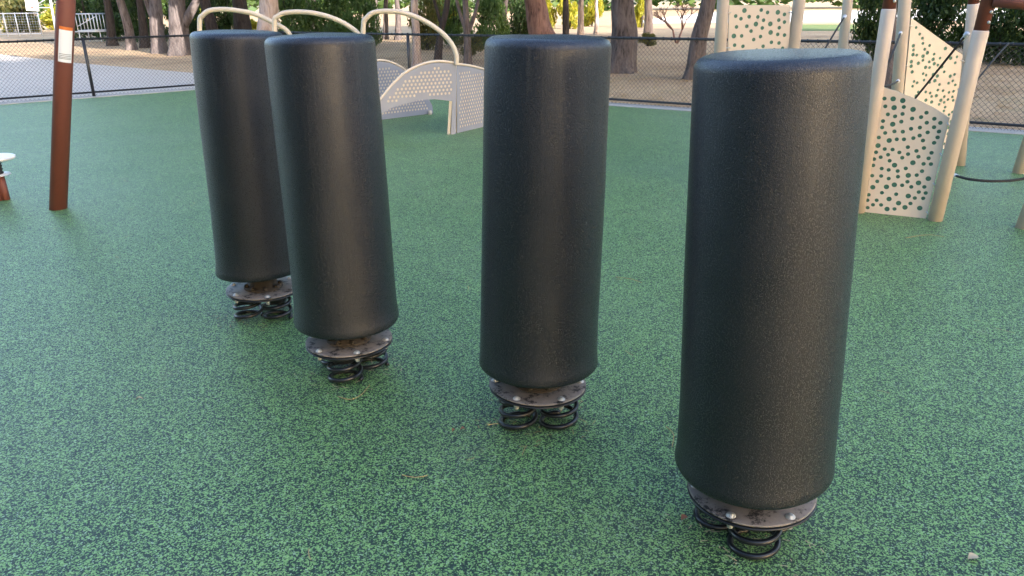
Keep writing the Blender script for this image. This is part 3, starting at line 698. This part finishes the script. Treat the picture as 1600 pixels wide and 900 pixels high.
T = [
 ((174, 70), 167, 13, 'bark_dark', 'slim dark trunk first to the right of the red-brown pole, leaning left', []),
 ((205, 76), 188, 14, 'bark_grey', 'grey trunk leaning left, second in the left cluster', []),
 ((226, 73), 218, 13, 'bark_dark', 'dark narrow trunk third in the left cluster', []),
 ((249, 81), 242, 22, 'bark_grey', 'thick grey trunk left of the forked one near the farthest foam cylinder', [(10, (246, 40), (235, 18), (226, -8))]),
 ((281, 84), 276, 30, 'bark_grey', 'thickest grey trunk of the left cluster, forked, beside the farthest foam cylinder', [(16, (286, 36), (298, 16), (310, -8))]),
 ((337, 72), 320, 19, 'bark_dark', 'dark trunk seen inside the leftmost curved handrail', []),
 ((383, 66), 374, 26, 'bark_dark', 'broad dark trunk left of the pale trunk behind the left pair of cylinders', []),
 ((425, 100), 420, 35, 'bark_pale', 'wide pale pinkish trunk above the gap between the left pair of cylinders', []),
 ((478, 62), 479, 11, 'bark_grey', 'thin grey trunk inside the middle curved handrail', []),
 ((492, 58), 490, 10, 'bark_dark', 'thin dark trunk just right of the thin grey one in the middle handrail', []),
 ((588, 62), 586, 9, 'bark_grey', 'first of three small far trunks seen through the right handrail', []),
 ((602, 60), 603, 8, 'bark_grey', 'middle of three small far trunks seen through the right handrail', []),
 ((621, 61), 620, 9, 'bark_grey', 'last of three small far trunks seen through the right handrail', []),
 ((650, 106), 647, 13, 'bark_pale', 'slender pale trunk beside the fence post above the arch bridge', []),
 ((681, 100), 699, 11, 'bark_dark', 'dark leaning trunk crossed by the right curved handrail', [(6, (690, 40), (684, 16), (676, -8))]),
 ((732, 106), 727, 11, 'bark_grey', 'grey trunk forking in a V right of the curved handrail', [(7, (731, 52), (720, 22), (712, -8)), (7, (732, 46), (741, 22), (748, -8))]),
 ((779, 66), 790, 10, 'bark_dark', 'small dark leaning trunk left of the big reddish one', []),
 ((868, 92), 836, 40, 'bark_red', 'massive reddish trunk leaning left, above the second nearest foam cylinder', []),
 ((884, 72), 884, 11, 'bark_dark', 'narrow dark trunk close behind the massive reddish one', []),
 ((907, 58), 908, 10, 'bark_pale', 'thin pale trunk before the bright ground, right of the reddish trunk', []),
 ((931, 52), 932, 6, 'bark_pale', 'very thin pale stem left of the big upright brown trunk', []),
 ((967, 110), 973, 42, 'bark_grey', 'big upright brown trunk between the two nearest foam cylinders', []),
 ((1012, 62), 1013, 14, 'bark_pale', 'pale trunk in bright light right of the big upright brown trunk', []),
 ((1084, 120), 1107, 27, 'bark_grey', 'grey-brown leaning trunk left of the tan climber post', [(9, (1092, 75), (1078, 100), (1068, 121))]),
 ((1388, 158), 1394, 20, 'bark_grey', 'purplish grey trunk seen between the tan climber posts', []),
]
for i, (b_, tpx, wpx, bk, lab, fk) in enumerate(T):
    tree(b_, tpx, wpx, bk, lab, 100+i*7, 8.0+((i*37) % 10)*0.22, ['leaf_dark', 'leaf_mid', 'leaf_olive'][i % 3], fk, 4.0+((i*13) % 5)*0.3, 0.82)
# unseen trees added to shade the playground and darken what the cylinders reflect
rnd = random.Random(5); k = 0
side = [(21, 20, 3, 1), (30, 27, 3, 1), (-30, 28, 3, 1), (-36, 36, 3, 1),
        (-9, -4, .6, 1.2), (-6, -8, .6, 1.2), (-12, 1, .6, 1.2), (-11, -9, .6, 1.2)]  # low crowns behind on the left, added to darken cylinder reflections
sx_, sy_ = math.sin(R(SUN_AZ)), math.cos(R(SUN_AZ))
FAR = set()
for r_, d_ in enumerate((27, 33, 39)):
    for q in range(13):
        l_ = -36+5.6*q+2.4*r_+rnd.uniform(-.8, .8); FAR.add(len(side))
        side.append((sx_*d_+sy_*l_, sy_*d_-sx_*l_, 4.2+1.6*r_, 1.15))  # rows out of view behind the camera, added to cast the shade
for i_, (x, y, cz_, cs_) in enumerate(side):
    far_ = i_ in FAR
    tr = tree((x, y, 0), None, 0, 'bark_grey', 'unseen tall grey-barked tree added behind the camera to shade the playground' if far_ else 'grey-barked tree around the playground, its crown above the picture', 900+k, 15 if far_ else 8, 'leaf_dark', [], cz_, cs_, 'unseen trees added to shade the playground' if far_ else 'unseen trees added to block light'); k += 1
    if far_:
        for c_ in tr.children:
            if c_.name.startswith('crown'): c_.scale = (1.15, 1.15, 2.0)

# ------------------------------------------------------------------ bushes and low foliage
def bush(base, wpx, top_v, m, label, seed, far=False, lift=0.0, name='bush', grp='bushes beyond the fence'):
    b_ = G(*base); depth = b_.y*math.cos(PITCH)+0.7; rad = wpx*depth/F/2; h = (P(base[0], top_v, b_.y)-b_).z
    root = empty(name, (b_.x, b_.y, -0.05), label, 'bush', grp)
    rnd = random.Random(seed)
    inst('foliage', (LOWFAR if far else LOWLEAF)[seed % 3], M[m], root, (0, 0, lift), (rad, rad, h-lift), rnd.uniform(0, 6))
    bm = bmesh.new()
    for k in range(5):
        a = rnd.uniform(0, 6.28); rr = rad*0.5
        tube(bm, catmull([(0, 0, -.1), (math.cos(a)*rr*.3, math.sin(a)*rr*.3, h*.35), (math.cos(a)*rr, math.sin(a)*rr, h*.75)], 4), [0.05*(1-.09*j) for j in range(9)], 6)
    obj('stem', bm, M['bark_dark'], root)
bs = [
 ((455, 70), 70, -25, 'leaf_mid', 'green bush behind the top of the front left cylinder', 0),
 ((520, 66), 110, -30, 'leaf_mid', 'wide mid-green bush under the middle curved handrail', 0),
 ((570, 72), 60, -20, 'leaf_mid', 'green bush left of the right curved handrail', 0),
 ((520, 90), 34, 38, 'leaf_dark', 'small dark shrub low on the ground left of the fence post', 0),
 ((668, 76), 60, -20, 'leaf_olive', 'olive bush behind the slender pale trunk', 0),
 ((712, 70), 60, -20, 'leaf_mid', 'leafy bush behind the V-forked trunk', 0),
 ((762, 74), 70, -20, 'leaf_mid', 'green bush right of the V-forked trunk', 0),
 ((815, 64), 60, -20, 'leaf_dark', 'dark bush left of the massive reddish trunk', 0),
 ((735, 86), 40, 50, 'leaf_olive', 'low olive shrub at the foot of the V-forked trunk', 0),
 ((200, 62), 90, -20, 'leaf_dark', 'dark foliage behind the left cluster of trunks', 0),
 ((140, 58), 70, -20, 'leaf_dark', 'dark foliage above the white frame cart', 0),
 ((350, 62), 60, -20, 'leaf_dark', 'dark foliage inside the leftmost handrail', 0),
 ((238, 64), 60, -20, 'leaf_dark', 'dark foliage between the two thick grey trunks of the left cluster', 0),
 ((296, 60), 60, -20, 'leaf_dark', 'dark foliage just left of the leftmost handrail', 0),
 ((185, 52), 60, 2, 'leaf_mid', 'green foliage far behind the slim dark trunk', 1),
 ((30, 50), 70, -20, 'leaf_olive', 'olive foliage behind the distant pale mesh fence', 1),
 ((395, 52), 20, 26, 'leaf_sunlit', 'sunlit lime shrub between the dark trunk and the pale trunk', 1),
 ((305, 48), 50, -14, 'leaf_sunlit', 'sunlit yellow-green bush at the farthest cylinder top left', 1),
 ((100, 46), 60, 8, 'leaf_sunlit', 'sunlit yellow bush behind the red-brown pole', 1),
 ((12, 50), 24, 24, 'leaf_sunlit', 'sunlit lime shrub by the distant mesh fence', 1),
 ((1012, 70), 30, 48, 'leaf_olive', 'olive shrub round the foot of the pale sunlit trunk', 0),
 ((1003, 42), 26, -10, 'leaf_sunlit', 'sunlit lime foliage beside the pale sunlit trunk', 1),
 ((890, 44), 40, -10, 'leaf_sunlit', 'sunlit yellow foliage between the reddish trunk and the thin stems', 1),
 ((925, 40), 34, -12, 'leaf_sunlit', 'golden sunlit foliage beside the very thin pale stem', 1),
 ((848, 44), 40, -12, 'leaf_sunlit', 'sunlit yellow foliage peeking left of the massive reddish trunk', 1),
 ((700, 42), 50, -12, 'leaf_sunlit', 'golden sunlit foliage behind the dark leaning trunk', 1),
 ((1365, 92), 80, -40, 'leaf_dark', 'dark bush left of the upper perforated panel', 0),
 ((1450, 88), 120, -40, 'leaf_dark', 'dark leafy bush behind the upper perforated panel', 0),
 ((1560, 96), 120, -40, 'leaf_dark', 'dark leafy bush at the top right behind the brown sleeve', 0),
 ((1660, 100), 120, -40, 'leaf_dark', 'dark bush cut by the right edge', 0),
]
for i, (b_, wpx, tv, m_, lab, far) in enumerate(bs):
    bush(b_, wpx*1.25, tv, m_, lab, i, bool(far))
# bare little sapling in the bright patch
sb_ = G(1058, 66); root = empty('bare_sapling', sb_, 'bare orange-brown sapling with thin spreading branches before the bright ground', 'sapling')
bm = bmesh.new(); rnd = random.Random(4)
def grow(p, d, L, r, lv):
    q = p+d*L; tube(bm, [p, (p+q)/2+Vector((rnd.uniform(-.1, .1)*L, 0, 0)), q], [r, r*.85, r*.7], 6)
    if lv:
        for _ in range(3):
            nd = (d+Vector((rnd.uniform(-1, 1), rnd.uniform(-.8, .8), rnd.uniform(-.15, .5)))*0.85).normalized(); grow(q, nd, L*0.72, r*0.6, lv-1)
for a in (-.35, 0.3): grow(Vector((0, 0, -.1)), Vector((a, 0, 1)).normalized(), 0.62, 0.05, 4)
obj('branches', bm, M['bark_red'], root)
# far wood that closes the view
bm = bmesh.new(); rnd = random.Random(77)
for i in range(26000):
    a = rnd.uniform(-0.85, 0.85); dist = rnd.uniform(150, 175); z = 13*rnd.random()**0.8+1.0*math.sin(a*40)
    if -0.02 < a-0.33 < 0.10 and z < 3 and False: continue
    p = Vector((math.sin(a)*dist, math.cos(a)*dist, max(z, 0.1))); s = rnd.uniform(0.5, 1.1)
    n_ = Vector((rnd.gauss(0, 1), rnd.gauss(-.5, 1), rnd.gauss(0, 1))).normalized(); x, y = frame(n_)
    bm.faces.new([bm.verts.new(p+q) for q in (x*s, y*s*.6, -x*s, -y*s*.6)])
tag(obj('far_wood', bm, M['leaf_mid'], smooth=False), 'hazy green wood far beyond the bright field', 'wood', kind='stuff')

# ------------------------------------------------------------------ litter
def scatter(name, n, area, m, label, cat, seed, ln=(0.04, 0.09), wd=0.0016, z=0.003):
    rnd = random.Random(seed); bm = bmesh.new()
    for _ in range(n):
        x, y = area(rnd)
        a = rnd.uniform(0, 6.28); L_ = rnd.uniform(*ln); c = rnd.uniform(-.5, .5)
        ps = [Vector((x+math.cos(a+c*q)*L_*q, y+math.sin(a+c*q)*L_*q, z+rnd.uniform(0, .003))) for q in (0, .35, .7, 1)]
        for p, q in zip(ps, ps[1:]): 
            sd_ = (q-p).cross(Vector((0, 0, 1))).normalized()*wd
            bm.faces.new([bm.verts.new(v_) for v_ in (p-sd_, q-sd_, q+sd_, p+sd_)])
    return tag(obj(name, bm, m, smooth=False), label, cat, kind='stuff')
def on_rubber(r_):
    while True:
        x, y = r_.uniform(-9, 7), r_.uniform(1.2, 14)
        if (Vector((x, y, 0))-CR).dot(na) > .35 and (Vector((x, y, 0))-CR).dot(nb) > .35: return x, y
scatter('pine_needles', 260, on_rubber, M['needle'], 'dry tan pine needles scattered on the green rubber', 'needles', 1, (0.03, 0.10))
def on_dirt(r_):
    while True:
        x, y = r_.uniform(-14, 16), r_.uniform(10, 40)
        if (Vector((x, y, 0))-CR).dot(nb) < -.3 and x > -4.5: return x, y
scatter('leaf_litter', 9000, on_dirt, M['leaf_dry'], 'dry leaf litter over the brown dirt beyond the fence', 'leaf litter', 2, (0.06, 0.16), 0.02, -0.03)
def leaf_bit(px, m, label, L_=0.03, W_=0.012, rz=0.3, seed=0):
    g = G(*px); bm = bmesh.new(); n = 6; rows = []
    for i in range(n+1):
        q = i/n; w_ = W_*math.sin(PI*min(max(q, .04), .96)); z = 0.004+0.008*math.sin(PI*q)
        rows.append([bm.verts.new(((q-.5)*L_, s*w_, z+abs(s)*0.004)) for s in (-1, 0, 1)])
    for i in range(n):
        for j in range(2): bm.faces.new((rows[i][j], rows[i+1][j], rows[i+1][j+1], rows[i][j+1]))
    bmesh.ops.rotate(bm, verts=bm.verts, cent=(0, 0, 0), matrix=Matrix.Rotation(rz, 3, 'Z'))
    o = obj('dry_leaf', bm, m); o.location = g; tag(o, label, 'leaf', 'dry leaves on the rubber')
leaf_bit((1520, 874), M['leaf_pale'], 'curled pale dry leaf near the bottom right corner', 0.04, 0.014)
leaf_bit((709, 675), M['needle_red'], 'left of two small reddish leaf bits by the second nearest cylinder', 0.018, 0.007, 1.0)
leaf_bit((723, 673), M['needle_red'], 'right of two small reddish leaf bits by the second nearest cylinder', 0.020, 0.008, 0.2)
leaf_bit((218, 625), M['leaf_pale'], 'tiny pale leaf on the open rubber left of the left pair of cylinders', 0.03, 0.006, 0.1)
leaf_bit((1069, 812), M['needle_red'], 'orange-brown leaf scrap beside the left spring of the nearest cylinder', 0.03, 0.012, 0.7)
leaf_bit((788, 651), M['leaf_pale'], 'tan leaf caught inside the left spring of the second nearest cylinder', 0.025, 0.010, 0.9)
def twig(px, label, r=0.0016):
    pts = [G(u, v_)+Vector((0, 0, .006)) for u, v_ in px]; o0 = pts[0].copy(); bm = bmesh.new(); tube(bm, [p-o0 for p in catmull(pts, 6)], r, 5)
    o = obj('twig', bm, M['needle']); o.location = o0; tag(o, label, 'twig', 'dry twigs on the rubber')
twig([(762, 666), (776, 664), (792, 666)], 'straw twig in front of the second nearest cylinder', 0.002)
twig([(528, 621), (548, 626), (565, 618), (578, 603)], 'curved straw round the front spring of the left pair')
twig([(628, 744), (648, 748), (668, 745)], 'thin straw on the rubber between the left pair and the second nearest cylinder')
twig([(1040, 668), (1052, 680), (1050, 700)], 'short straw left of the nearest cylinder body')
twig([(1415, 373), (1448, 368), (1475, 371)], 'pale straw in front of the tan climber panel')
twig([(962, 434), (985, 437), (1003, 443)], 'straw on the rubber between the two nearest cylinders')

# grit and needle scraps caught round the springs
def round_springs(cx, cy):
    def f(r_):
        a = r_.uniform(0, 6.28); q = 0.05+0.22*r_.random()**0.8; return cx+q*math.cos(a), cy+q*math.sin(a)
    return f
for i, (cx, cy, w_) in enumerate(((0.774, 2.125, 'nearest'), (0.102, 2.866, 'second nearest'), (-0.785, 3.33, 'front left'), (-1.43, 4.06, 'farthest'))):
    scatter('spring_debris', 46, round_springs(cx, cy), M['needle'] if i % 2 else M['leaf_pale'], 'dry scraps caught round the springs of the '+w_+' cylinder', 'debris', 30+i, (0.006, 0.045), 0.0015)
